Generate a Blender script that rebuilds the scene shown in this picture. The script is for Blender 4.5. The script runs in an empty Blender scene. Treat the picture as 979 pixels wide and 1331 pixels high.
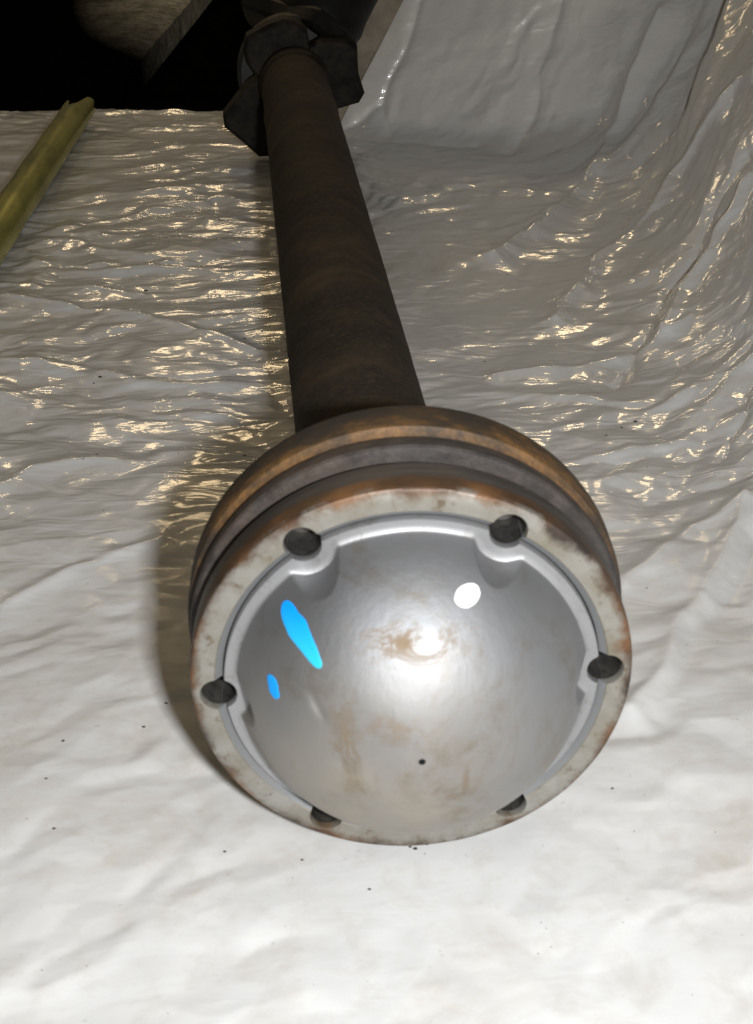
import bpy, math, random
import numpy as np
from mathutils import Matrix, Vector

random.seed(7)
rng = np.random.RandomState(11)
S = bpy.context.scene
COL = S.collection

# ------------------------------------------------------------------ camera
F, CX, CY = 1750.0, 489.5, 665.5                 # focal length and centre in photo pixels (979 x 1331)
AZ = 0.0635                                      # height of the shaft axis over the floor
v = np.array([298 - CX, 326 + CY, -F]); v /= np.linalg.norm(v)       # the shaft's direction seen by the camera
Zc = np.array([0, -v[2], v[1]]); Zc /= np.linalg.norm(Zc)
ROT = np.stack([np.cross(v, Zc), v, Zc], 0)
D0 = 0.364
CAM = np.array([0, 0, AZ]) - ROT @ np.array([(536 - CX) / F * D0, -(887 - CY) / F * D0, -D0])
cam_data = bpy.data.cameras.new('camera')
cam = bpy.data.objects.new('camera', cam_data); COL.objects.link(cam)
M4 = Matrix.Identity(4)
for i in range(3):
    for j in range(3):
        M4[i][j] = ROT[i, j]
    M4[i][3] = CAM[i]
cam.matrix_world = M4
cam_data.sensor_fit = 'VERTICAL'; cam_data.sensor_height = 36.0; cam_data.sensor_width = 36.0
cam_data.lens = F / 1331.0 * 36.0
cam_data.clip_start = 0.01; cam_data.clip_end = 60
cam_data.dof.use_dof = True; cam_data.dof.focus_distance = 0.72; cam_data.dof.aperture_fstop = 38
S.camera = cam

def floor_pt(px, py, z=0.0):
    d = ROT @ np.array([(px - CX) / F, -(py - CY) / F, -1.0])
    return CAM + d * ((z - CAM[2]) / d[2])

# ------------------------------------------------------------------ light
W = bpy.data.worlds.new('World'); S.world = W; W.use_nodes = True
bg = W.node_tree.nodes['Background']; bg.inputs[0].default_value = (1.0, 0.86, 0.62, 1); bg.inputs[1].default_value = 0.07

def area(name, loc, target, size, power, colour):
    l = bpy.data.lights.new(name, 'AREA'); l.shape = 'RECTANGLE'
    l.size, l.size_y = size; l.energy = power; l.color = colour
    o = bpy.data.objects.new(name, l); COL.objects.link(o); o.location = loc
    o.rotation_euler = (Vector(target) - Vector(loc)).to_track_quat('-Z', 'Y').to_euler()
    return o
area('flash_lamp', (CAM[0] + 0.047, CAM[1] - 0.030, CAM[2] + 0.004), (0.0, 0.20, 0.0), (0.024, 0.016), 3.0, (0.985, 0.995, 1.0))
for lx, ly, lz, pw in ((-1.05, 2.30, 1.50, 2.8), (-0.15, 2.60, 1.50, 2.2), (0.85, 2.40, 1.75, 3.4)):          # unseen warm bulbs: left one inferred, the others added to spread film glints
    area('unseen_warm_lamp', (lx, ly, lz), (0.0, 0.4, 0.0), (0.26, 0.26), pw, (1.0, 0.74, 0.42))

S.view_settings.view_transform = 'Standard'; S.view_settings.look = 'None'
S.view_settings.exposure = 0.0; S.view_settings.gamma = 1.0; S.view_settings.use_curve_mapping = False
S.render.engine = 'CYCLES'

# ------------------------------------------------------------------ helpers
def tag(o, label=None, cat=None, group=None, kind=None):
    for k, val in (('label', label), ('category', cat), ('group', group), ('kind', kind)):
        if val: o[k] = val
    return o

def obj(name, verts, faces, m, parent=None, angle=35, smooth=True):
    me = bpy.data.meshes.new(name)
    me.from_pydata([tuple(map(float, p)) for p in verts], [], faces); me.update()
    if smooth:
        me.polygons.foreach_set('use_smooth', [True] * len(me.polygons)); me.set_sharp_from_angle(angle=math.radians(angle))
    me.materials.append(m)
    o = bpy.data.objects.new(name, me); COL.objects.link(o)
    if parent: o.parent = parent
    return o

def empty(name, loc=(0, 0, 0)):
    o = bpy.data.objects.new(name, None); COL.objects.link(o); o.location = loc; o.empty_display_size = 0.02
    return o

class NT:
    """small node-tree writer"""
    def __init__(s, name):
        s.m = bpy.data.materials.new(name); s.m.use_nodes = True; s.t = s.m.node_tree
        s.b = s.t.nodes['Principled BSDF']; s.out = s.t.nodes['Material Output']
        s.tc = s.t.nodes.new('ShaderNodeTexCoord').outputs['Object']
    def n(s, typ, **kw):
        x = s.t.nodes.new(typ)
        for k, val in kw.items(): setattr(x, k, val)
        return x
    def put(s, sock, val):
        if hasattr(val, 'is_output') or isinstance(val, bpy.types.NodeSocket): s.t.links.new(val, sock)
        else: sock.default_value = val
    def noise(s, scale, detail=3, rough=0.55, vec=None, dist=0.0):
        x = s.n('ShaderNodeTexNoise'); s.put(x.inputs['Vector'], vec or s.tc)
        x.inputs['Scale'].default_value = scale; x.inputs['Detail'].default_value = detail
        x.inputs['Roughness'].default_value = rough; x.inputs['Distortion'].default_value = dist
        return x.outputs['Fac']
    def map(s, scale=(1, 1, 1), rot=(0, 0, 0), vec=None, loc=(0, 0, 0)):
        x = s.n('ShaderNodeMapping'); s.put(x.inputs[0], vec or s.tc)
        x.inputs['Scale'].default_value = scale; x.inputs['Rotation'].default_value = rot; x.inputs['Location'].default_value = loc
        return x.outputs[0]
    def ramp(s, fac, stops):
        x = s.n('ShaderNodeValToRGB'); s.put(x.inputs[0], fac)
        e = x.color_ramp.elements
        while len(e) < len(stops): e.new(0.5)
        for i, (p, c) in enumerate(stops):
            e[i].position = p; e[i].color = (c, c, c, 1) if isinstance(c, (int, float)) else (*c, 1)
        return x.outputs[0]
    def mix(s, fac, a, b, mode='MIX'):
        x = s.n('ShaderNodeMix', data_type='RGBA', blend_type=mode)
        s.put(x.inputs[0], fac)
        for k, val in ((6, a), (7, b)):
            s.put(x.inputs[k], (*val, 1) if isinstance(val, tuple) and len(val) == 3 else val)
        return x.outputs[2]
    def math(s, op, a, b=0.0, c=None):
        x = s.n('ShaderNodeMath', operation=op); s.put(x.inputs[0], a); s.put(x.inputs[1], b)
        if c is not None: s.put(x.inputs[2], c)
        return x.outputs[0]
    def radius(s):
        sp = s.n('ShaderNodeSeparateXYZ'); s.put(sp.inputs[0], s.tc)
        return s.math('SQRT', s.math('ADD', s.math('MULTIPLY', sp.outputs[0], sp.outputs[0]), s.math('MULTIPLY', sp.outputs[2], sp.outputs[2])))
    def xyz(s):
        sp = s.n('ShaderNodeSeparateXYZ'); s.put(sp.inputs[0], s.tc); return sp.outputs
    def blob(s, centre, radii, soft=1.0):
        """1 at the centre of an ellipsoid falling to 0 at its surface"""
        x = s.n('ShaderNodeVectorMath', operation='SUBTRACT'); s.put(x.inputs[0], s.tc); x.inputs[1].default_value = centre
        y = s.n('ShaderNodeVectorMath', operation='DIVIDE'); s.put(y.inputs[0], x.outputs[0]); y.inputs[1].default_value = radii
        l = s.n('ShaderNodeVectorMath', operation='LENGTH'); s.put(l.inputs[0], y.outputs[0])
        r = s.n('ShaderNodeMapRange'); s.put(r.inputs[0], l.outputs['Value'])
        r.inputs[1].default_value = 1.0 - soft; r.inputs[2].default_value = 1.0; r.inputs[3].default_value = 1.0; r.inputs[4].default_value = 0.0
        return r.outputs[0]
    def bump(s, h, strength=0.3, dist=0.001):
        x = s.n('ShaderNodeBump'); s.put(x.inputs['Height'], h); x.inputs['Strength'].default_value = strength; x.inputs['Distance'].default_value = dist
        s.put(s.b.inputs['Normal'], x.outputs[0]); s.put(s.b.inputs['Coat Normal'], x.outputs[0])
    def set(s, **kw):
        names = {'color': 'Base Color', 'rough': 'Roughness', 'metal': 'Metallic', 'spec': 'Specular IOR Level',
                 'coat': 'Coat Weight', 'coat_rough': 'Coat Roughness', 'aniso': 'Anisotropic'}
        for k, val in kw.items():
            s.put(s.b.inputs[names[k]], (*val, 1) if isinstance(val, tuple) and len(val) == 3 else val)
        return s.m

# ------------------------------------------------------------------ materials
def mat_sheet():
    t = NT('white_plastic_film')
    stain = t.ramp(t.noise(16, 5, 0.7, dist=0.9), [(0.50, 0.0), (0.68, 1.0)])
    fine = t.ramp(t.noise(70, 5, 0.72, dist=0.4), [(0.50, 0.0), (0.68, 1.0)])
    near = t.blob((0.0, -0.16, 0.0), (0.62, 0.40, 0.5), 0.42)
    f = t.math('MULTIPLY', t.math('ADD', t.math('MULTIPLY', stain, 0.5), t.math('MULTIPLY', fine, 0.5)), t.math('MULTIPLY_ADD', near, 0.30, 0.12))
    c = t.mix(f, (0.64, 0.64, 0.635), (0.38, 0.31, 0.21))
    speck = t.ramp(t.noise(330, 2, 0.5), [(0.735, 0.0), (0.77, 1.0)])
    c = t.mix(t.math('MULTIPLY', speck, 0.25), c, (0.13, 0.10, 0.07))
    bv = t.map((0.4, 1, 1), (0, 0, 0.12)); calm = t.math('MULTIPLY_ADD', t.blob((0.0, -0.14, 0.0), (0.5, 0.40, 0.5), 0.5), -0.8, 1.0)
    t.bump(t.math('ADD', t.math('MULTIPLY', calm, t.noise(80, 2, 0.45, bv, 1.4)), t.math('MULTIPLY', t.noise(170, 3, 0.6), 0.14)), 0.42, 0.0022)
    t.b.inputs['IOR'].default_value = 1.5
    tr = t.n('ShaderNodeBsdfTranslucent'); tr.inputs[0].default_value = (0.34, 0.325, 0.29, 1)     # thin film: some light comes through
    ad = t.n('ShaderNodeAddShader'); t.t.links.new(t.b.outputs[0], ad.inputs[0]); t.t.links.new(tr.outputs[0], ad.inputs[1]); t.t.links.new(ad.outputs[0], t.out.inputs['Surface'])
    return t.set(color=c, rough=t.math('MULTIPLY_ADD', near, 0.25, 0.32), spec=0.45, coat=t.math('MULTIPLY_ADD', near, -0.85, 0.85), coat_rough=t.math('MULTIPLY_ADD', near, 0.3, 0.085))

def mat_rust(name, dark, mid, rust, lo=0.40, hi=0.62, seed=0.0, rough=0.62, bead=None):
    t = NT(name)
    vec = t.map((1, 2.2, 1), loc=(seed, seed, seed))
    big = t.noise(17, 4, 0.6, vec, 0.4)
    sm = t.noise(160, 4, 0.65, vec)
    f = t.math('ADD', t.math('MULTIPLY', big, 0.75), t.math('MULTIPLY', sm, 0.25))
    c = t.ramp(f, [(lo, dark), ((lo + hi) / 2, mid), (hi, rust)])
    st = t.noise(380, 3, 0.7, t.map((1, 0.15, 1)))
    c = t.mix(t.math('MULTIPLY', st, 0.35), c, (0.02, 0.017, 0.014)); c = t.mix(t.ramp(t.noise(420, 4, 0.75), [(0.42, 0.0), (0.62, 0.45)]), c, (0.025, 0.02, 0.016))
    if bead:
        b = t.n('ShaderNodeMapRange'); t.put(b.inputs[0], t.math('ADD', t.xyz()[1], t.math('MULTIPLY', t.math('SUBTRACT', big, 0.5), 0.010)))
        b.inputs[1].default_value = bead + 0.001; b.inputs[2].default_value = bead - 0.001
        c = t.mix(t.math('MULTIPLY', b.outputs[0], 0.85), c, t.ramp(sm, [(0.35, (0.028, 0.026, 0.026)), (0.65, (0.060, 0.053, 0.050))]))
    t.bump(t.math('ADD', sm, t.noise(700, 2)), 0.35, 0.0004)
    return t.set(color=c, rough=rough, metal=0.25, spec=0.4)

def mat_flange():
    t = NT('worn_zinc_flange_steel')
    r = t.radius(); y = t.xyz()[1]
    n1 = t.noise(60, 5, 0.65); n2 = t.noise(230, 4, 0.7)
    c = t.mix(t.ramp(n1, [(0.36, 0.0), (0.66, 1.0)]), (0.30, 0.29, 0.265), (0.20, 0.178, 0.135))
    c = t.mix(t.ramp(n2, [(0.57, 0.0), (0.68, 0.85)]), c, (0.13, 0.095, 0.06))
    # the turned rim and the outer millimetres of the face have rusted
    rr = t.math('ADD', r, t.math('MULTIPLY', t.math('SUBTRACT', n1, 0.5), 0.014))
    edge = t.n('ShaderNodeMapRange'); t.put(edge.inputs[0], rr)
    edge.inputs[1].default_value = 0.0566; edge.inputs[2].default_value = 0.0598
    side = t.n('ShaderNodeMapRange'); t.put(side.inputs[0], y); side.inputs[1].default_value = 0.0004; side.inputs[2].default_value = 0.0022
    rust = t.ramp(t.noise(38, 4, 0.6), [(0.36, (0.028, 0.019, 0.014)), (0.52, (0.075, 0.038, 0.018)), (0.68, (0.16, 0.075, 0.03))])
    outer = t.n('ShaderNodeMapRange'); t.put(outer.inputs[0], r); outer.inputs[1].default_value = 0.0572; outer.inputs[2].default_value = 0.0580
    inner = t.n('ShaderNodeMapRange'); t.put(inner.inputs[0], r); inner.inputs[1].default_value = 0.0531; inner.inputs[2].default_value = 0.0528
    c = t.mix(inner.outputs[0], c, (0.27, 0.275, 0.28))
    turned = t.n('ShaderNodeMapRange'); t.put(turned.inputs[0], t.math('ADD', y, t.math('MULTIPLY', t.math('SUBTRACT', n1, 0.5), 0.006)))
    turned.inputs[1].default_value = 0.0052; turned.inputs[2].default_value = 0.0072
    rust = t.mix(turned.outputs[0], rust, t.ramp(t.noise(90, 4, 0.6, t.map((0.3, 3, 0.3))), [(0.35, (0.030, 0.028, 0.028)), (0.65, (0.075, 0.066, 0.062))]))
    fac = t.math('MAXIMUM', edge.outputs[0], t.math('MULTIPLY', side.outputs[0], outer.outputs[0]))
    c = t.mix(fac, c, rust)
    t.bump(t.math('ADD', n2, n1), 0.22, 0.0005)
    met = t.math('MULTIPLY_ADD', fac, -0.35, 0.55)
    return t.set(color=c, rough=t.math('MULTIPLY_ADD', n1, 0.25, 0.38), metal=met)

def mat_cap():
    t = NT('zinc_plated_pressed_cap')
    r = t.radius()
    lower = t.blob((-0.014, -0.028, -0.018), (0.064, 0.06, 0.052), 0.8)
    n = t.noise(55, 5, 0.65, dist=0.5); n2 = t.noise(190, 4, 0.7)
    c = (0.28, 0.285, 0.295)
    film = t.math('MULTIPLY', t.ramp(t.noise(40, 6, 0.72, dist=0.3), [(0.25, 0.35), (0.75, 1.0)]), lower)
    c = t.mix(t.math('MULTIPLY', film, 0.9), c, (0.335, 0.29, 0.225))
    # oily brown streaks left on the crown
    s1 = t.math('MULTIPLY', t.blob((-0.003, -0.026, 0.0305), (0.022, 0.02, 0.0060), 0.9), t.ramp(t.noise(130, 5, 0.75, t.map((0.6, 1, 1.2)), 0.8), [(0.46, 0.0), (0.56, 1.0)]))
    s2 = t.math('MULTIPLY', t.blob((-0.0185, -0.034, 0.004), (0.0055, 0.02, 0.019), 1.0), t.ramp(t.noise(150, 5, 0.75, t.map((1.4, 1, 0.5)), 0.8), [(0.44, 0.0), (0.55, 1.0)]))
    s3 = t.math('MULTIPLY', t.blob((-0.009, -0.036, 0.0105), (0.018, 0.02, 0.0050), 0.9), t.ramp(t.noise(120, 4, 0.7), [(0.42, 0.0), (0.6, 1.0)]))
    s4 = t.math('MULTIPLY', t.blob((0.0115, -0.034, -0.006), (0.0013, 0.02, 0.0065), 1.0), 0.8)
    st = t.math('MAXIMUM', t.math('MAXIMUM', s1, s2), t.math('MAXIMUM', s3, s4))
    veil = t.math('MULTIPLY', t.ramp(t.noise(24, 6, 0.7, t.map((1, 1, 0.7), (0, 0.5, 0)), 1.5), [(0.47, 0.0), (0.60, 1.0)]), t.ramp(t.noise(95, 5, 0.75, dist=0.6), [(0.38, 0.0), (0.62, 1.0)]))
    c = t.mix(t.math('MULTIPLY', veil, 0.55), c, (0.20, 0.155, 0.10))
    c = t.mix(t.math('MULTIPLY', st, 0.85), c, (0.20, 0.135, 0.07))
    c = t.mix(t.ramp(n2, [(0.66, 0.0), (0.74, 0.5)]), c, (0.2, 0.16, 0.11))
    lip = t.n('ShaderNodeMapRange'); t.put(lip.inputs[0], t.xyz()[1]); lip.inputs[1].default_value = -0.0012; lip.inputs[2].default_value = -0.0002
    c = t.mix(lip.outputs[0], c, t.mix(t.ramp(n2, [(0.55, 0.0), (0.75, 0.6)]), (0.36, 0.36, 0.365), (0.2, 0.18, 0.15)))
    brush = t.noise(420, 3, 0.6, t.map((1, 1, 0.12), (0, 0.35, 0)))
    t.bump(t.math('ADD', t.math('MULTIPLY', brush, 0.6), t.math('MULTIPLY', n, 0.8)), 0.28, 0.0005)
    return t.set(color=c, rough=t.math('MULTIPLY_ADD', t.math('ADD', n, st), 0.12, 0.54), metal=t.math('MULTIPLY_ADD', t.math('MAXIMUM', film, st), -0.45, 0.95))

def mat_plain(name, c, rough=0.6, metal=0.0, var=0.4, scale=80, bump=0.2):
    t = NT(name)
    n = t.noise(scale, 4, 0.65)
    lo = tuple(x * (1 - var) for x in c); hi = tuple(min(1, x * (1 + var)) for x in c)
    col = t.ramp(n, [(0.33, lo), (0.67, hi)])
    t.bump(n, bump, 0.0006)
    return t.set(color=col, rough=rough, metal=metal)

def mat_tube():
    t = NT('dark_painted_rusty_tube')
    n = t.noise(26, 5, 0.65, t.map((1, 1.5, 1))); s = t.noise(420, 3, 0.7)
    c = t.ramp(n, [(0.36, (0.021, 0.0175, 0.014)), (0.56, (0.035, 0.028, 0.020)), (0.72, (0.065, 0.045, 0.026))])
    c = t.mix(t.ramp(s, [(0.48, 0.0), (0.72, 0.5)]), c, (0.075, 0.056, 0.038))
    ring = t.noise(60, 3, 0.6, t.map((0.15, 1, 0.15)))
    c = t.mix(t.ramp(ring, [(0.58, 0.0), (0.72, 0.35)]), c, (0.10, 0.074, 0.04))
    t.bump(t.math('ADD', s, t.math('MULTIPLY', n, 2)), 0.35, 0.0004)
    return t.set(color=c, rough=0.78, spec=0.15)

def mat_bar():
    t = NT('olive_yellow_passivated_steel')
    n = t.noise(28, 5, 0.65, t.map((1, 0.3, 1))); s = t.noise(210, 3, 0.7)
    c = t.ramp(n, [(0.34, (0.17, 0.165, 0.045)), (0.52, (0.38, 0.365, 0.085)), (0.68, (0.48, 0.46, 0.14))])
    c = t.mix(t.ramp(s, [(0.57, 0.0), (0.72, 0.6)]), c, (0.10, 0.085, 0.025))
    t.bump(n, 0.12, 0.0005)
    return t.set(color=c, rough=0.30, metal=0.55)

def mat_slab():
    t = NT('concrete_painted_shade')
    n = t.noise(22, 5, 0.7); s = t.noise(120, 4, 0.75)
    lit_patch = t.math('MULTIPLY', t.blob((-0.115, 0.56, 0.02), (0.125, 0.46, 0.2), 1.0), t.ramp(n, [(0.30, 0.35), (0.60, 1.0)]))
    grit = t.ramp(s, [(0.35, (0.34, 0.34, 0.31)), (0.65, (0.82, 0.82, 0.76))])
    c = t.mix(lit_patch, (0.002, 0.0019, 0.0017), grit)  # lit area and the black shade round it are painted into the colour
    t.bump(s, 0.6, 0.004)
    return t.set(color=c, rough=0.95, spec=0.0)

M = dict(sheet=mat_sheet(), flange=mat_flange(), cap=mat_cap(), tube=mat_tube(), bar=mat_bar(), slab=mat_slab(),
         ring=mat_rust('rust_brown_ring', (0.030, 0.027, 0.025), (0.070, 0.044, 0.024), (0.20, 0.102, 0.034), 0.42, 0.60, 3.1, 0.62, 0.0275),
         groove=mat_rust('dark_grey_clamp', (0.040, 0.036, 0.034), (0.085, 0.075, 0.07), (0.11, 0.065, 0.035), 0.42, 0.70, 5.2, 0.45),
         boot=mat_plain('black_rubber', (0.018, 0.017, 0.016), 0.6),
         hole=mat_plain('dirty_dark_thread_steel', (0.07, 0.066, 0.06), 0.42, 0.6, 0.5, 300),
         vent=mat_plain('black_vent_bore', (0.006, 0.006, 0.006), 0.8),
         yoke=mat_plain('black_greasy_cast_iron', (0.015, 0.012, 0.0085), 0.7, 0.0, 0.8, 90, 1.0),
         yoke2=mat_plain('black_oily_iron', (0.008, 0.0075, 0.007), 0.55, 0.1, 0.5, 60, 0.4),
         batten=mat_plain('weathered_brown_wood', (0.27, 0.225, 0.165), 0.7, 0, 0.3, 40),
         floor=mat_plain('black_oily_floor', (0.0026, 0.0024, 0.002), 0.85, 0, 0.4, 30, 0.3),
         dirt=mat_plain('dark_dirt', (0.035, 0.028, 0.02), 0.9, 0, 0.6, 400))
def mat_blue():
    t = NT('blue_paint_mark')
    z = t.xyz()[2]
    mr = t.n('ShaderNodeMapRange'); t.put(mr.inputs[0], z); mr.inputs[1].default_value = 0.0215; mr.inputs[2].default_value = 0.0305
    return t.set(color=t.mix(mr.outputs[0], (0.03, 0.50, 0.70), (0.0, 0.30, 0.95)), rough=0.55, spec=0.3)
M['blue'] = mat_blue()
for k in ('floor', 'yoke', 'yoke2'): M[k].node_tree.nodes['Principled BSDF'].inputs['Specular IOR Level'].default_value = 0.0 if k == 'floor' else 0.2
M['blue2'] = mat_plain('deep_blue_paint', (0.0, 0.30, 0.80), 0.55, 0, 0.08, 200, 0.05)
M['white'] = mat_plain('white_paint', (0.93, 0.93, 0.92), 0.5, 0, 0.03, 200, 0.05)

# ------------------------------------------------------------------ noise for the film
PERM = rng.permutation(512); PERM = np.concatenate([PERM, PERM, PERM])
GA = rng.rand(512) * 2 * np.pi
def gn(x, y, seed=0):
    x = x + seed * 17.31; y = y + seed * 9.77
    xi = np.floor(x).astype(int); yi = np.floor(y).astype(int); xf = x - xi; yf = y - yi
    u = xf ** 3 * (xf * (xf * 6 - 15) + 10); w = yf ** 3 * (yf * (yf * 6 - 15) + 10)
    def g(ix, iy, dx, dy):
        a = GA[PERM[(PERM[ix % 512] + iy) % 512]]
        return np.cos(a) * dx + np.sin(a) * dy
    n0 = g(xi, yi, xf, yf) * (1 - u) + g(xi + 1, yi, xf - 1, yf) * u
    n1 = g(xi, yi + 1, xf, yf - 1) * (1 - u) + g(xi + 1, yi + 1, xf - 1, yf - 1) * u
    return (n0 * (1 - w) + n1 * w) * 1.5
def tri(x, y, seed=0):
    """flat triangular facets with creased edges"""
    x = x + seed * 13.7; y = y + seed * 7.3
    sk = (x + y) * 0.36602540378; i = np.floor(x + sk).astype(int); j = np.floor(y + sk).astype(int)
    t = (i + j) * 0.2113248654; x0 = x - (i - t); y0 = y - (j - t)
    up = x0 > y0; i1 = np.where(up, 1, 0); j1 = 1 - i1
    def val(a, b): return GA[PERM[(PERM[a % 512] + b) % 512]] / np.pi - 1.0
    # barycentric weights in the skewed lattice
    fx = x + sk - i; fy = y + sk - j
    w2 = np.minimum(fx, fy); w0 = 1 - np.maximum(fx, fy); w1 = 1 - w0 - w2
    return w0 * val(i, j) + w1 * val(i + i1, j + j1) + w2 * val(i + 1, j + 1)
def ridge(n): return 1.0 - np.sqrt(n * n + 0.004)
def sstep(a, b, x):
    t = np.clip((x - a) / (b - a), 0, 1); return t * t * (3 - 2 * t)
def smax(a, b, k):
    h = np.clip(0.5 + 0.5 * (a - b) / k, 0, 1); return b * (1 - h) + a * h + k * h * (1 - h)
def smin(a, b, k): return -smax(-a, -b, k)

# ------------------------------------------------------------------ the setting
def setting():
    n = 40; vs = []; fs = []
    for i in range(n + 1):
        for j in range(n + 1):
            vs.append((-3 + 6 * i / n, -2 + 6 * j / n, -0.012 + 0.002 * random.random()))
    for i in range(n):
        for j in range(n):
            a = i * (n + 1) + j; fs.append((a, a + n + 1, a + n + 2, a + 1))
    tag(obj('floor', vs, fs, M['floor']), kind='structure')
setting()

def seg_dist(X, Y, pts):
    d = np.full(X.shape, 9.0); along = np.zeros(X.shape); L = 0
    for (x0, y0), (x1, y1) in zip(pts[:-1], pts[1:]):
        vx, vy = x1 - x0, y1 - y0; l2 = vx * vx + vy * vy
        t = np.clip(((X - x0) * vx + (Y - y0) * vy) / l2, 0, 1)
        dd = np.hypot(X - x0 - t * vx, Y - y0 - t * vy)
        d = np.minimum(d, dd)
    return d

def sheet():
    nx, ny = 740, 1180
    # finer towards the camera
    sx = np.linspace(-0.46, 0.62, nx)
    q = np.linspace(0, 1, ny); sy = -0.25 + 1.42 * (0.55 * q + 0.45 * q * q)
    X, Y = np.meshgrid(sx, sy, indexing='ij')
    def dist(X, Y):
        dR = (X - (0.118 + 0.10 * Y + 0.012 * gn(Y * 7, Y * 0, 3))) * 0.99
        dB = (Y - (0.855 - 0.50 * (X - 0.033))) * 0.90
        return smax(dR, dB, 0.13)
    d = dist(X, Y); e = 1e-3
    gx = (dist(X + e, Y) - dist(X - e, Y)) / 2e-3; gy = (dist(X, Y + e) - dist(X, Y - e)) / 2e-3
    g = np.hypot(gx, gy) + 1e-9; gx /= g; gy /= g
    flat = X < 0.03
    d = np.where(flat & (Y > 0.3), -1.0, d)
    dp = np.maximum(d, 0)
    backness = sstep(0.05, 0.95, gy)
    amax = np.radians(58 + 8 * backness); Rb = 0.10 * (1 - backness) + 0.02 * backness
    ph = np.minimum(dp / Rb, amax); rest = np.maximum(dp - Rb * amax, 0)
    xb = Rb * np.sin(ph) + rest * np.cos(amax); zb = Rb * (1 - np.cos(ph)) + rest * np.sin(amax)
    PX = X + gx * (xb - dp); PY = Y + gy * (xb - dp); PZ = zb
    # ---- wrinkles
    wx = 0.02 * gn(X * 9, Y * 9, 5) + 0.007 * gn(X * 34, Y * 34, 51) + 0.0016 * gn(X * 90, Y * 90, 53); wy = 0.02 * gn(X * 9, Y * 9, 6) + 0.007 * gn(X * 34, Y * 34, 52) + 0.0016 * gn(X * 90, Y * 90, 54)
    U, V = X + wx, Y + wy
    left = sstep(0.05, -0.06, X)
    far = sstep(0.02, 0.42, Y)
    wall = sstep(0.0, 0.10, d)
    h = 0.0011 * gn(U * 7, V * 9, 1) + 0.0006 * gn(U * 16, V * 22, 2)
    # long soft creases lying across the floor
    rc = ridge(gn(U * 4.2, V * 13, 7)); h += 0.0013 * sstep(0.80, 1.0, rc) * (1 - wall)
    # liquid crinkle, drawn out along x on the left, along the folds on the right
    dens = np.clip(0.62 + 1.0 * gn(U * 4.5, V * 5, 11), 0.15, 1.15)
    rt = np.radians(34) * (1 - left)                       # the crinkles turn up towards the draped side
    Ur = U * np.cos(rt) + V * np.sin(rt); Vr = -U * np.sin(rt) + V * np.cos(rt)
    Vl = np.where(left > 0, V, Vr); mixl = left
    def lay(fu, fv, sd): return mixl * gn(U * fu, V * fv, sd) + (1 - mixl) * gn((U * 0.83 + V * 0.56) * fu, (V * 0.83 - U * 0.56) * fv, sd + 40)
    calm = 0.10 + 0.90 * sstep(-0.02, 0.30, Y)
    h *= 0.45 + 0.55 * calm
    cr = 0.5 * lay(15, 34, 8) + 0.62 * lay(34, 84, 9) + 0.30 * lay(78, 150, 10)
    h += cr * 0.00085 * dens * calm * (1 - 0.3 * wall)
    def fac(fu, fv, sd): return mixl * tri(U * fu, V * fv, sd) + (1 - mixl) * tri((U * 0.83 + V * 0.56) * fu, (V * 0.83 - U * 0.56) * fv, sd + 40)
    h += (0.0012 * fac(10, 16, 71) + 0.0015 * fac(24, 36, 72) + 0.0012 * fac(52, 82, 73) * np.clip(dens, 0.3, 1.0)) * (0.35 + 0.65 * calm)
    h *= 1 - 0.35 * wall * backness
    nr = sstep(0.30, 0.05, Y)                              # near the viewer: trodden, finely creased film
    h += nr * (0.00070 * tri(U * 62 + V * 20, V * 88 - U * 30, 75) + 0.0011 * tri(U * 26 + V * 9, V * 44 - U * 14, 76) * np.clip(0.5 + gn(U * 9, V * 9, 77), 0, 1))
    cz = (1 - 1.6 * np.sqrt(lay(10, 30, 12) ** 2 + 0.003)) + 0.55 * (1 - 1.6 * np.sqrt(lay(22, 62, 17) ** 2 + 0.006))
    h += 0.0009 * cz * calm * dens * (1 - 0.5 * wall)
    # gathered folds running up the draped side
    wq = 0.035 * gn(X * 6, Y * 6, 15)
    q1, a1 = 0.80 * Y - 0.60 * X + wq, 0.80 * X + 0.60 * Y              # right side
    q2, a2 = 0.89 * X - 0.45 * Y + wq, 0.45 * X + 0.89 * Y              # back
    def fol(f, g_, sd, e_):
        A1 = 1 - 1.7 * np.sqrt(gn(q1 * f, a1 * g_, sd) ** 2 + e_); A2 = 1 - 1.7 * np.sqrt(gn(q2 * f, a2 * g_, sd + 60) ** 2 + e_)
        return A1 * (1 - backness) + A2 * backness
    f1 = fol(10, 1.6, 13, 0.006); f2 = fol(24, 3.4, 14, 0.010); f3 = fol(52, 8, 18, 0.02)
    near_side = sstep(-0.03, 0.12, d)
    h += near_side * (0.022 * (f1 - 0.55) + 0.0040 * (f2 - 0.5) + 0.0010 * (f3 - 0.5)) * (1 - 0.8 * backness) * (1 - np.clip(1.4 * gx * gy, 0, 0.6))
    h += near_side * (0.0050 * tri(q1 * 13, a1 * 6, 78) + 0.0022 * tri(q1 * 34, a1 * 15, 79) + 0.0009 * tri(q1 * 75, a1 * 40, 80)) * (1 - 0.75 * backness)
    # single creases that can be followed in the photograph
    cc = (np.stack([PX, PY, PZ], -1) - CAM) @ ROT
    QX = CX - cc[..., 0] / cc[..., 2] * F; QY = CY + cc[..., 1] / cc[..., 2] * F
    front = (cc[..., 2] < -0.05) & (dp < 0.32) & (~flat | (Y < 0.97))
    wob_x, wob_y = 0.003 * gn(X * 40, Y * 40, 21), 0.003 * gn(X * 40, Y * 40, 22)
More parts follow.
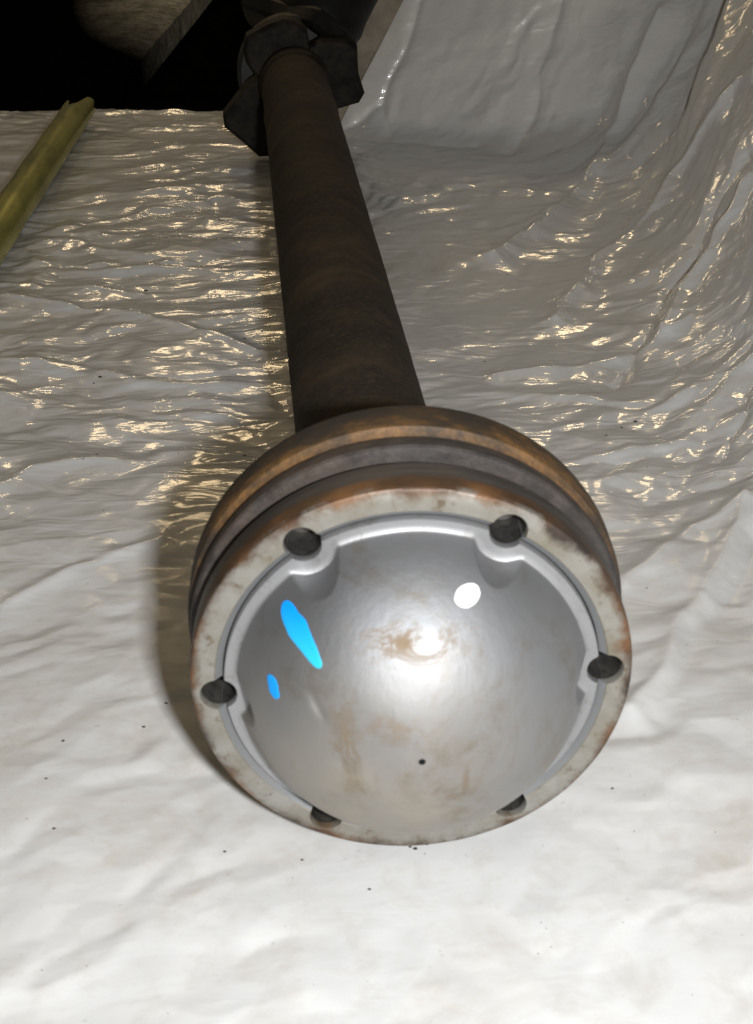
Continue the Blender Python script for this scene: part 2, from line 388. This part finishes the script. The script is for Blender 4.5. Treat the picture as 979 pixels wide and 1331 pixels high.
    def crease(pix, amp, w):
        nonlocal h
        pts = []
        for px, py in pix:
            k_ = np.argmin(np.where(front, (QX - px) ** 2 + (QY - py) ** 2, 1e12)); pts.append((X.flat[k_], Y.flat[k_]))
        h = h + amp * np.exp(-np.sqrt(seg_dist(X + wob_x, Y + wob_y, pts) ** 2 + 1e-6) / w)
    crease([(0, 392), (60, 395), (180, 412), (362, 462)], 0.0030, 0.0043)
    crease([(0, 472), (120, 480), (170, 492)], 0.0024, 0.0051)
    crease([(0, 640), (40, 612), (150, 600)], 0.0024, 0.0051)
    crease([(0, 790), (90, 745), (225, 705)], 0.0030, 0.0051)
    crease([(0, 372), (90, 375), (200, 382)], 0.0024, 0.0043)
    crease([(978, 655), (930, 745), (880, 830), (822, 930)], 0.0066, 0.0068)
    crease([(978, 700), (900, 830), (850, 930)], -0.0036, 0.0068)
    crease([(640, 490), (760, 478), (900, 420)], 0.0030, 0.0051)
    crease([(810, 760), (900, 690), (978, 650)], 0.0042, 0.0068)
    crease([(978, 205), (930, 290), (872, 370), (845, 432), (800, 500)], -0.0056, 0.0043)
    crease([(978, 235), (945, 300), (890, 385), (862, 440)], 0.0084, 0.0068)
    crease([(978, 478), (962, 540), (930, 600)], -0.0042, 0.0043)
    crease([(870, 20), (800, 180), (700, 300), (640, 340)], 0.0084, 0.0085)
    crease([(730, 0), (700, 120), (660, 200)], -0.0035, 0.0068)
    crease([(978, 120), (880, 240), (780, 340), (720, 420)], 0.0072, 0.0076)
    crease([(545, 0), (520, 70), (495, 135), (434, 172)], -0.0042, 0.0030)
    crease([(434, 170), (480, 180), (545, 186), (620, 190)], -0.0036, 0.0034)
    crease([(495, 135), (500, 160), (508, 182)], -0.0024, 0.0026)
    # settle flat under the joint and the tube
    under = np.exp(-((X / 0.05) ** 2)) * sstep(-0.06, 0.0, Y) * sstep(0.12, 0.06, Y)
    h = h * (1 - under) - 0.001 * under
    cap_h = np.where((np.abs(X) < 0.05) & (Y < 0.9), 0.010, 0.05)
    h = np.minimum(h, cap_h)
    h = np.where(d < -0.02, np.maximum(h, -0.009), h)
    sp = np.sin(ph); cp = np.cos(ph)
    PX = PX - sp * gx * h; PY = PY - sp * gy * h; PZ = PZ + cp * h
    co = np.stack([PX, PY, PZ], -1).reshape(-1, 3)
    ii, jj = np.meshgrid(np.arange(nx - 1), np.arange(ny - 1), indexing='ij')
    a = ii * ny + jj
    q4 = np.stack([a, a + ny, a + ny + 1, a + 1], -1)
    edgeY = 0.955 - 0.07 * (X + 0.15) + 0.006 * gn(X * 12, X * 0, 31) + 0.003 * gn(X * 40, X * 0, 32)
    keep_v = (~flat & (dp < 0.34 - 0.17 * backness)) | (flat & (Y < edgeY))
    # the cut between the flat left half and the raised right half, behind the coupling
    k = keep_v[:-1, :-1] & keep_v[1:, :-1] & keep_v[1:, 1:] & keep_v[:-1, 1:]
    fl = flat[:-1, :-1] != flat[1:, :-1]
    k &= ~(fl & (Y[:-1, :-1] > 0.80))
    q4 = q4[k].reshape(-1, 4)
    used = np.zeros(len(co), bool); used[q4.ravel()] = True
    idx = np.cumsum(used) - 1; co = co[used]; q4 = idx[q4]
    me = bpy.data.meshes.new('plastic_sheet')
    me.vertices.add(len(co)); me.vertices.foreach_set('co', co.astype(np.float32).ravel())
    me.loops.add(q4.size); me.loops.foreach_set('vertex_index', q4.astype(np.int32).ravel())
    me.polygons.add(len(q4)); me.polygons.foreach_set('loop_start', np.arange(0, q4.size, 4, dtype=np.int32))
    me.polygons.foreach_set('use_smooth', np.ones(len(q4), bool))
    me.update(calc_edges=True); me.validate()
    me.materials.append(M['sheet'])
    o = bpy.data.objects.new('plastic_sheet', me); COL.objects.link(o)
    return tag(o, 'crinkled white plastic film spread over the floor and draped up the side', 'plastic sheet')
sheet()

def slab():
    """a concrete slab, shade painted into its colour, lying beyond the film, its edge running away from the viewer"""
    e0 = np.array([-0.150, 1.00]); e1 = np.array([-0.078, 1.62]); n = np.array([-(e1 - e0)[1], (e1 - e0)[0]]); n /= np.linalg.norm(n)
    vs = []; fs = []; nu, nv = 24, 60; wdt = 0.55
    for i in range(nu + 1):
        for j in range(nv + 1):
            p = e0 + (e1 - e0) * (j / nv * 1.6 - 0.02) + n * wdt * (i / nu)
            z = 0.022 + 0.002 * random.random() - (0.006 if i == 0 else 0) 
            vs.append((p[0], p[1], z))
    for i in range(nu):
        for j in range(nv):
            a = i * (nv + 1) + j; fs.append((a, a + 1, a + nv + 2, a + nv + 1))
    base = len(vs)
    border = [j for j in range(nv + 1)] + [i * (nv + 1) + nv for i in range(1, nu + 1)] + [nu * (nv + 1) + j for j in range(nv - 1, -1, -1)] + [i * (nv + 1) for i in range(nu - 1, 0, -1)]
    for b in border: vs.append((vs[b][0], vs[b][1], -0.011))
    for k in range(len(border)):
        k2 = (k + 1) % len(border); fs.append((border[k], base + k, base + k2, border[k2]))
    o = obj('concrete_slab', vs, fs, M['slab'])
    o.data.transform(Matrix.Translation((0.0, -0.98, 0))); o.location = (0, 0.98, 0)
    tag(o, 'concrete slab with painted shade and lit patch lying beyond the plastic film', 'slab')
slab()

# ------------------------------------------------------------------ the drive shaft
RH, RC, RE = 0.0048, 0.0524, 0.0088              # bolt hole, bolt circle, ear radius
OFF = math.radians(2.9)
HANG = [OFF + k * math.pi / 3 for k in range(6)]
angs = set(np.linspace(0, 2 * np.pi, 481)[:-1])
for a0 in HANG:
    for ps in np.linspace(-1, 1, 41):
        angs.add((a0 + math.asin(RH / RC * math.sin(ps * math.pi / 2))) % (2 * math.pi))
        angs.add((a0 + 1.0005 * math.asin(RH / RC) * (1 if ps > 0 else -1)) % (2 * math.pi))
TH = np.array(sorted(angs)); TH = TH[np.concatenate([[True], np.diff(TH) > 2e-5])]
PHI = np.min(np.abs((TH[:, None] - np.array(HANG)[None] + np.pi) % (2 * np.pi) - np.pi), 1)
inside = np.sin(PHI) * RC < RH
root_ = np.sqrt(np.maximum(RH ** 2 - (RC * np.sin(PHI)) ** 2, 0))
H_OUT = np.where(inside, RC * np.cos(PHI) + root_, 0); H_IN = np.where(inside, RC * np.cos(PHI) - root_, 9)
ins_e = np.sin(PHI) * RC < RE
E_IN = np.where(ins_e, RC * np.cos(PHI) - np.sqrt(np.maximum(RE ** 2 - (RC * np.sin(PHI)) ** 2, 0)), 0.06)
R_IN = smin(np.full_like(TH, 0.0476), E_IN, 0.0012)

def rings(name, ring_list, m, parent, closed_centre=False, angle=35):
    """ring_list: (radius array or number, y array or number); one loop of vertices round the axis for each"""
    n = len(TH); vs = []; fs = []
    for r, y in ring_list:
        r = np.broadcast_to(r, n); y = np.broadcast_to(y, n)
        vs += list(zip(r * np.cos(TH), y, r * np.sin(TH)))
    for k in range(len(ring_list) - 1):
        for i in range(n):
            j = (i + 1) % n
            fs.append((k * n + i, k * n + j, (k + 1) * n + j, (k + 1) * n + i))
    return obj(name, vs, fs, m, parent, angle)

def lathe(name, prof, m, parent, seg=96, angle=35, cap_ends=True):
    vs = []; fs = []
    for r, y in prof:
        for i in range(seg):
            a = 2 * math.pi * i / seg; vs.append((r * math.cos(a), y, r * math.sin(a)))
    for k in range(len(prof) - 1):
        for i in range(seg):
            j = (i + 1) % seg; fs.append((k * seg + i, k * seg + j, (k + 1) * seg + j, (k + 1) * seg + i))
    if cap_ends:
        fs.append(tuple(range(seg))[::-1]); fs.append(tuple((len(prof) - 1) * seg + i for i in range(seg)))
    return obj(name, vs, fs, m, parent, angle)

shaft = empty('drive_shaft', (0, 0, AZ))
tag(shaft, 'rusty steel drive shaft with domed joint end lying on plastic film', 'drive shaft')

wob = 1 + 0.0006 * np.sin(TH * 23) + 0.0008 * np.sin(TH * 7 + 1)
mx = np.maximum
flange = rings('joint_flange', [
    (mx(0.0511, H_OUT), 0.014), (mx(0.0512, H_OUT), 0.0024), (mx(0.0516, H_OUT), 0.0019), (mx(0.0530, H_OUT + 0.00015), 0.0003), (mx(0.0533, H_OUT + 0.0004), 0.0),
    (0.0556 + 0 * TH + mx(0, (H_OUT - 0.0552) + 0.0009), 0.0), (0.0588 * wob, 0.0001), (0.0595 * wob, 0.0005), (0.0599, 0.0014), (0.0601, 0.0035), (0.0601, 0.0125), (0.0596, 0.0142), (0.0585, 0.0150), (0.050, 0.0152)], M['flange'], shaft)
tag(flange, 'pale worn flange face with a rusted rim and six bolt holes')

def bolt_hole_mesh():
    seg = 40; prof = []
    y = 0.0024; k = 0
    while y < 0.017:
        prof.append((RH + 0.0, y)); y += 0.0012; k += 1
    prof += [(RH - 0.0002, 0.017), (0.0012, 0.0185)]
    vs = []; fs = []
    for r, yy in prof:
        for i in range(seg):
            a = 2 * math.pi * i / seg; vs.append((r * math.cos(a), yy, r * math.sin(a)))
    for q in range(len(prof) - 1):
        for i in range(seg):
            j = (i + 1) % seg; fs.append((q * seg + i, (q + 1) * seg + i, (q + 1) * seg + j, q * seg + j))
    fs.append(tuple((len(prof) - 1) * seg + i for i in range(seg)))
    return vs, fs
bh = None
for a0 in HANG:
    if bh is None:
        bh = obj('bolt_hole', *bolt_hole_mesh(), M['hole'], flange, 60); o = bh
    else:
        o = bh.copy(); COL.objects.link(o); o.parent = flange
    o.location = (RC * math.cos(a0), 0, RC * math.sin(a0)); o.rotation_euler = (0, random.uniform(0, 6), 0)

# pressed cap: a near half-sphere whose foot is notched round each bolt hole
HD, AD = 0.0352, 0.0475
RS = (AD * AD + HD * HD) / (2 * HD)
def dome_h(x, z):
    r2 = x * x + z * z
    h = np.sqrt(np.maximum(RS * RS - r2, 1e-9)) - (RS - HD)
    de = np.full(np.shape(x), 9.0)
    for a0 in HANG:
        de = np.minimum(de, np.hypot(x - RC * math.cos(a0), z - RC * math.sin(a0)) - RE)
    w = 9.0 * np.maximum(de, 0) + 0.0002
    h = smin(h, w, 0.0016)
    h = h - 0.0006 * np.exp(-(((x + 0.0252) * 0.85 + (z - 0.0125) * 0.5) ** 2 / 0.0011 ** 2 + ((x + 0.0252) * -0.5 + (z - 0.0125) * 0.85) ** 2 / 0.0030 ** 2))
    h = h - 0.0005 * np.exp(-((x + 0.019) ** 2 + (z + 0.0015) ** 2) / 0.0020 ** 2)
    h = h + 0.0002 * gn(np.asarray(x) * 60, np.asarray(z) * 60, 41)
    return np.maximum(h, 0.0)
def cap():
    R0 = 0.0009; n = len(TH); ofx, ofz = 0.0002, 0.0020
    rl = []
    fr = np.concatenate([np.linspace(0, 0.86, 56), 0.86 + 0.14 * np.linspace(0, 1, 34)[1:]])
    vs = []; fs = []
    def ring(x, y, z): vs.extend(zip(x, y, z))
    cR = np.cos(TH); sR = np.sin(TH)
    hc = float(dome_h(np.array(ofx), np.array(ofz)))
    for f_ in fr:
        rr = R0 + (R_IN - R0) * f_
        k = (1 - f_) ** 2
        x = rr * cR + ofx * k; z = rr * sR + ofz * k
        h = dome_h(x, z)
        if f_ > 0.999: h = h * 0 + 0.0002
        ring(x, -h, z)
    RO = np.minimum(0.0508, H_IN)
    span = RO - R_IN
    ring((R_IN + 0.05 * span + 0.0003) * cR, np.full(n, 0.0001), (R_IN + 0.05 * span + 0.0003) * sR)
    ring((R_IN + 0.5 * span) * cR, np.full(n, 0.0002), (R_IN + 0.5 * span) * sR)
    ring((RO - 0.0003) * cR, np.full(n, 0.0002), (RO - 0.0003) * sR)
    ring(RO * cR, np.full(n, 0.0006), RO * sR)
    ring(RO * cR, np.full(n, 0.0032), RO * sR)
    nr = len(vs) // n
    for q in range(nr - 1):
        for i in range(n):
            j = (i + 1) % n; fs.append((q * n + i, (q + 1) * n + i, (q + 1) * n + j, q * n + j))
    c = obj('end_cap', vs, fs, M['cap'], shaft, 50)
    tag(c, 'silver domed metal end cap with blue and white paint marks')
    # bore of the small breather hole
    sg = 20; v2 = []; f2 = []
    for r, dy in ((0.00095, -0.0002), (0.00090, 0.003), (0.0002, 0.003)):
        for i in range(sg):
            a = 2 * math.pi * i / sg; v2.append((ofx + r * math.cos(a), -hc + dy + 0.0004, ofz + r * math.sin(a)))
    for q in range(2):
        for i in range(sg):
            j = (i + 1) % sg; f2.append((q * sg + i, (q + 1) * sg + i, (q + 1) * sg + j, q * sg + j))
    f2.append(tuple(2 * sg + i for i in range(sg)))
    obj('vent_hole', v2, f2, M['vent'], c)
    return c
cap_o = cap()

def paint(line, radii, m, label, thick=0.00022, along=1.0):
    """a dab of paint following the dome: a swept disc with rounded ends"""
    line = np.array(line); radii = np.array(radii); nu, nv = 40, 13
    s = np.linspace(0, 1, len(line))
    L = np.linalg.norm(line[-1] - line[0]) + 1e-9; dr = (line[-1] - line[0]) / L if L > 1e-6 else np.array([1.0, 0])
    r0, r1 = radii[0], radii[-1]
    ts = np.linspace(-math.pi / 2, math.pi / 2, 12)
    stations = [(line[0] + dr * r0 * along * math.sin(t), r0 * math.cos(t)) for t in np.linspace(-math.pi / 2, 0, 12)]
    for q in np.linspace(0, 1, 24)[1:-1]:
        c = np.array([np.interp(q, s, line[:, 0]), np.interp(q, s, line[:, 1])]); stations.append((c, np.interp(q, s, radii)))
    stations += [(line[-1] + dr * r1 * along * math.sin(t), r1 * math.cos(t)) for t in np.linspace(0, math.pi / 2, 12)]
    pr = np.array([-dr[1], dr[0]])
    vs = []; fs = []
    for k, (c, w) in enumerate(stations):
        w = max(w, 1e-6) * (1 + 0.03 * math.sin(k * 0.45))
        for b in range(nv):
            u = -1 + 2 * b / (nv - 1); p = c + pr * w * u
            edge = 1 - abs(u) ** 6
            vs.append((p[0], -(float(dome_h(np.array(p[0]), np.array(p[1]))) + 0.00006 + thick * edge), p[1]))
    for k in range(len(stations) - 1):
        for b in range(nv - 1):
            a = k * nv + b; fs.append((a, a + 1, a + nv + 1, a + nv))
    o = obj('paint_mark', vs, fs, m, cap_o, 80); o['label'] = label
YAW = -math.radians(3.2)                              # the joint is bent a little on the shaft
for o in (flange, cap_o): o.rotation_euler = (0, 0, YAW)
paint([(-0.0316, 0.0288), (-0.0300, 0.0278), (-0.0268, 0.0248), (-0.0254, 0.0232)], [0.0027, 0.0031, 0.0021, 0.0014], M['blue'], 'long bright blue paint stroke')
paint([(-0.0368, 0.0134), (-0.0364, 0.0110)], [0.0014, 0.0014], M['blue2'], 'small oval blue paint dab')
paint([(0.0122, 0.03775), (0.0122, 0.03765)], [0.0033, 0.0033], M['white'], 'round white paint dot', 0.00022, 0.56)

clamp = lathe('clamp_ring', [(0.050, 0.0145), (0.0548, 0.0150), (0.0552, 0.0158), (0.0552, 0.0202), (0.050, 0.0210)], M['groove'], shaft, 160)
ring_o = lathe('outer_ring', [(0.050, 0.0200), (0.0590, 0.0200), (0.0607, 0.0204), (0.0613, 0.0211), (0.0616, 0.0232), (0.0613, 0.0258), (0.0600, 0.0272), (0.0598, 0.0280),
    (0.0608, 0.0290), (0.0624, 0.0299), (0.0629, 0.0312), (0.0630, 0.0400), (0.0626, 0.0424), (0.0612, 0.0438), (0.0580, 0.0444), (0.045, 0.0446)], M['ring'], shaft, 200, 30)
for o in (clamp, ring_o): o.rotation_euler = (0, 0, YAW)
tag(ring_o, 'brown rusted outer ring of the joint')
lathe('rubber_boot', [(0.0460, 0.044), (0.0465, 0.050), (0.0440, 0.054), (0.0455, 0.060), (0.0410, 0.066), (0.0420, 0.073), (0.0350, 0.080), (0.0340, 0.088), (0.0270, 0.096), (0.0262, 0.112), (0.020, 0.113)], M['boot'], shaft, 72, 60)
prof = [(0.0246, 0.108)]
for k in range(60):
    y = 0.11 + k * (0.735 - 0.11) / 59; prof.append((0.0250 + 0.00008 * math.sin(k * 2.1) + 0.00006 * math.sin(k * 0.7), y))
tube = lathe('shaft_tube', prof, M['tube'], shaft, 72, 60)
tag(tube, 'dark brown rust speckled tube')
lathe('weld_bead', [(0.0248, 0.640)] + [(0.0251 + 0.0007 * math.sin(math.pi * q / 8), 0.641 + 0.0095 * q / 8) for q in range(9)] + [(0.0248, 0.6515)], M['tube'], shaft, 72, 60)
lathe('collar', [(0.0248, 0.734), (0.0262, 0.736), (0.0270, 0.742), (0.0266, 0.756), (0.0230, 0.768), (0.016, 0.772)], M['yoke'], shaft, 64, 40)

def plate(name, outline, y0, y1, m, parent, bev=0.002, mtx=None):
    """thick plate with an outline in the x-z plane and bevelled edges"""
    n = len(outline); vs = []; fs = []; o_ = np.array(outline); c = o_.mean(0)
    for y, k in ((y0, bev), (y0 + bev, 0), (y1 - bev, 0), (y1, bev)):
        for p in o_:
            dd = p - c; l = np.linalg.norm(dd); q = c + dd * (l - k) / l; vs.append((q[0], y, q[1]))
    for k in range(3):
        for i in range(n):
            j = (i + 1) % n; fs.append((k * n + i, k * n + j, (k + 1) * n + j, (k + 1) * n + i))
    fs.append(tuple(range(n))); fs.append(tuple(3 * n + i for i in range(n))[::-1])
    o = obj(name, vs, fs, m, parent, 30)
    if mtx is not None: o.matrix_local = mtx
    return o
def tri_arm(a0, r_tip, hw, r_hub):
    """outline of a three-armed coupling flange"""
    out = []
    for k in range(3):
        a = math.radians(a0[k]); u = np.array([math.cos(a), math.sin(a)]); w = np.array([-u[1], u[0]])
        rt = r_tip[k]
        for rr, ww in ((r_hub * 0.95, -hw * 1.12), (rt - 0.006, -hw), (rt - 0.001, -hw * 0.72), (rt, 0), (rt - 0.001, hw * 0.72), (rt - 0.006, hw), (r_hub * 0.95, hw * 1.12)):
            out.append(u * (rr + random.uniform(-0.0022, 0.0022)) + w * (ww + random.uniform(-0.0022, 0.0022)))
        am = math.radians((a0[k] + (a0[(k + 1) % 3] - a0[k]) % 360 / 2)); out.append(np.array([math.cos(am), math.sin(am)]) * r_hub)
    return out
plate('coupling_flange', tri_arm((228, 8, 118), (0.061, 0.051, 0.046), 0.0225, 0.0285), 0.760, 0.784, M['yoke'], shaft, 0.003)
lathe('rubber_coupling', [(0.020, 0.784), (0.040, 0.7845), (0.043, 0.788), (0.043, 0.806), (0.040, 0.810), (0.020, 0.811)], M['boot'], shaft, 64, 40)
dirB = Vector((0.52, 0.42, 0.74)).normalized(); axB = Vector((1, 0, 0)); axB = (axB - dirB * axB.dot(dirB)).normalized()
def frame(xa, ya, loc):
    za = xa.cross(ya).normalized()
    return Matrix(((xa.x, ya.x, za.x, loc[0]), (xa.y, ya.y, za.y, loc[1]), (xa.z, ya.z, za.z, loc[2]), (0, 0, 0, 1)))
mS = frame(axB, dirB, Vector((0, 0.812, 0.0)))
pl = plate('coupling_flange', tri_arm((190, 310, 70), (0.058, 0.050, 0.050), 0.019, 0.033), 0.020, 0.036, M['yoke2'], shaft, 0.003, mS)
sec2 = lathe('second_shaft_section', [(0.018, -0.004), (0.026, 0.0), (0.030, 0.02), (0.034, 0.036), (0.036, 0.05), (0.034, 0.062), (0.0335, 0.075), (0.0335, 0.42), (0.02, 0.425)], M['yoke2'], shaft, 64, 40)
sec2.matrix_local = mS

# ------------------------------------------------------------------ wooden batten behind the coupling
def beam(name, p0, p1, w, t, m, seg=20, side=(1, 0, 0)):
    p0, p1 = Vector(p0), Vector(p1); d = (p1 - p0).normalized(); sx = (Vector(side) - d * d.dot(Vector(side))).normalized(); nn = sx.cross(d)
    vs = []; fs = []; c = 0.12 * min(w, t)
    sec = [(-w / 2 + c, -t / 2), (w / 2 - c, -t / 2), (w / 2, -t / 2 + c), (w / 2, t / 2 - c), (w / 2 - c, t / 2), (-w / 2 + c, t / 2), (-w / 2, t / 2 - c), (-w / 2, -t / 2 + c)]
    for k in range(seg + 1):
        b = p0 + (p1 - p0) * k / seg
        for x, y in sec:
            vs.append(tuple(b + sx * (x + random.uniform(-.0003, .0003)) + nn * (y + random.uniform(-.0003, .0003)) - p0))
    n = len(sec)
    for k in range(seg):
        for i in range(n):
            j = (i + 1) % n; fs.append((k * n + i, k * n + j, (k + 1) * n + j, (k + 1) * n + i))
    fs.append(tuple(range(n))[::-1]); fs.append(tuple(seg * n + i for i in range(n)))
    o = obj(name, vs, fs, m, None, 40); o.location = p0
    return o
tag(beam('wooden_batten', (0.018, 0.845, 0.012), (0.200, 0.935, 0.32), 0.040, 0.014, M['batten']), 'brown wooden batten leaning behind the shaft coupling', 'batten')

# ------------------------------------------------------------------ angle bar on the left
def metal_tube():
    tip = np.array([-0.179, 0.905]); end = np.array([-0.2195, 0.20]); L = np.linalg.norm(end - tip); d = (end - tip) / L; n = np.array([-d[1], d[0]])
    if n[0] < 0: n = -n                                        # n points to the right of the run
    sg, N = 40, 70; r, th = 0.0118, 0.0011; vs = []; fs = []
    def ring(k, rad, inner):
        for i in range(sg):
            a = 2 * math.pi * i / sg
            cu, cz = math.cos(a), math.sin(a)
            sq = 1.0 / max(abs(cu), abs(cz)) ** 0.08
            u, z = cu * sq * rad * 1.06, cz * sq * rad * 0.94
            y = L * k / N
            if cz > 0: y += 0.042 * max(0.0, 1 - abs(cu + 0.12) * 1.15) * max(0, 1 - k / 10)      # torn V at the tip
            y += 0.0045 * (math.sin(a * 5 + 1) + 0.7 * math.sin(a * 11)) * max(0, 1 - k / 2)
            p = d * y + n * u
            vs.append((p[0], p[1], 0.0155 + z + 0.0004 * math.sin(k * 0.7)))
    for k in range(N + 1): ring(k, r, False)
    for k in range(N + 1): ring(N - k, r - th, True)
    for k in range(2 * N + 1):
        for i in range(sg):
            j = (i + 1) % sg; fs.append((k * sg + i, k * sg + j, (k + 1) * sg + j, (k + 1) * sg + i))
    for i in range(sg):
        j = (i + 1) % sg; k = 2 * N + 1; fs.append((k * sg + i, k * sg + j, j, i))
    root = obj('metal_tube', vs, fs, M['bar'], None, 40); root.location = (tip[0], tip[1], 0.0)
    tag(root, 'olive yellow metal tube with a torn end lying on the plastic film', 'metal tube')
metal_tube()

# ------------------------------------------------------------------ dirt crumbs on the film
def crumbs():
    deps = bpy.context.evaluated_depsgraph_get()
    vs = []; fs = []
    spots = [(435, 438, 3), (318, 440, 3.5), (330, 437, 2.5), (190, 378, 4), (130, 490, 4.5), (122, 498, 2.5), (214, 556, 2.5), (318, 592, 3), (126, 590, 2.5), (108, 596, 2.5), (82, 963, 4), (187, 945, 4), (216, 914, 4), (796, 1025, 3.5),
             (393, 1118, 4), (480, 1156, 4), (292, 1107, 4), (60, 1012, 3), (70, 1077, 4), (600, 780, 0), (826, 548, 4.5), (808, 556, 3), (788, 566, 3), (700, 495, 2.5), (630, 470, 2.5), (540, 1103, 5), (533, 1101, 4), (555, 1098, 3)]
    for _ in range(80):
        spots.append((rng.uniform(0, 979), rng.uniform(200, 1331), rng.uniform(0.8, 2.0)))
    for px, py, s in spots:
        d = Vector(ROT @ np.array([(px - CX) / F, -(py - CY) / F, -1.0])).normalized()
        hit, loc, nrm, _, ob, _ = S.ray_cast(deps, Vector(CAM), d)
        if not hit or ob.name != 'plastic_sheet' or s == 0: continue
        r = s * 0.45 * (loc - Vector(CAM)).length / F
        b = len(vs)
        for z0, rr, k in ((-0.4, 0.8, 6), (0.35, 1.0, 6), (0.9, 0.5, 6)):
            for i in range(k):
                a = 2 * math.pi * i / k + rng.rand() * 0.6; q = rr * rng.uniform(0.6, 1.3)
                vs.append((loc.x + r * q * 1.4 * math.cos(a), loc.y + r * q * math.sin(a), loc.z + r * z0 * 0.7))
        for lv in range(2):
            for i in range(6):
                j = (i + 1) % 6; fs.append((b + lv * 6 + i, b + lv * 6 + j, b + lv * 6 + 6 + j, b + lv * 6 + 6 + i))
        fs.append(tuple(b + 12 + i for i in range(6)))
    o = obj('dirt_crumbs', vs, fs, M['dirt'], None, smooth=False)
    tag(o, 'dark crumbs of dirt and rust scattered over the plastic film', 'dirt', kind='stuff')
bpy.context.view_layer.update()
crumbs()
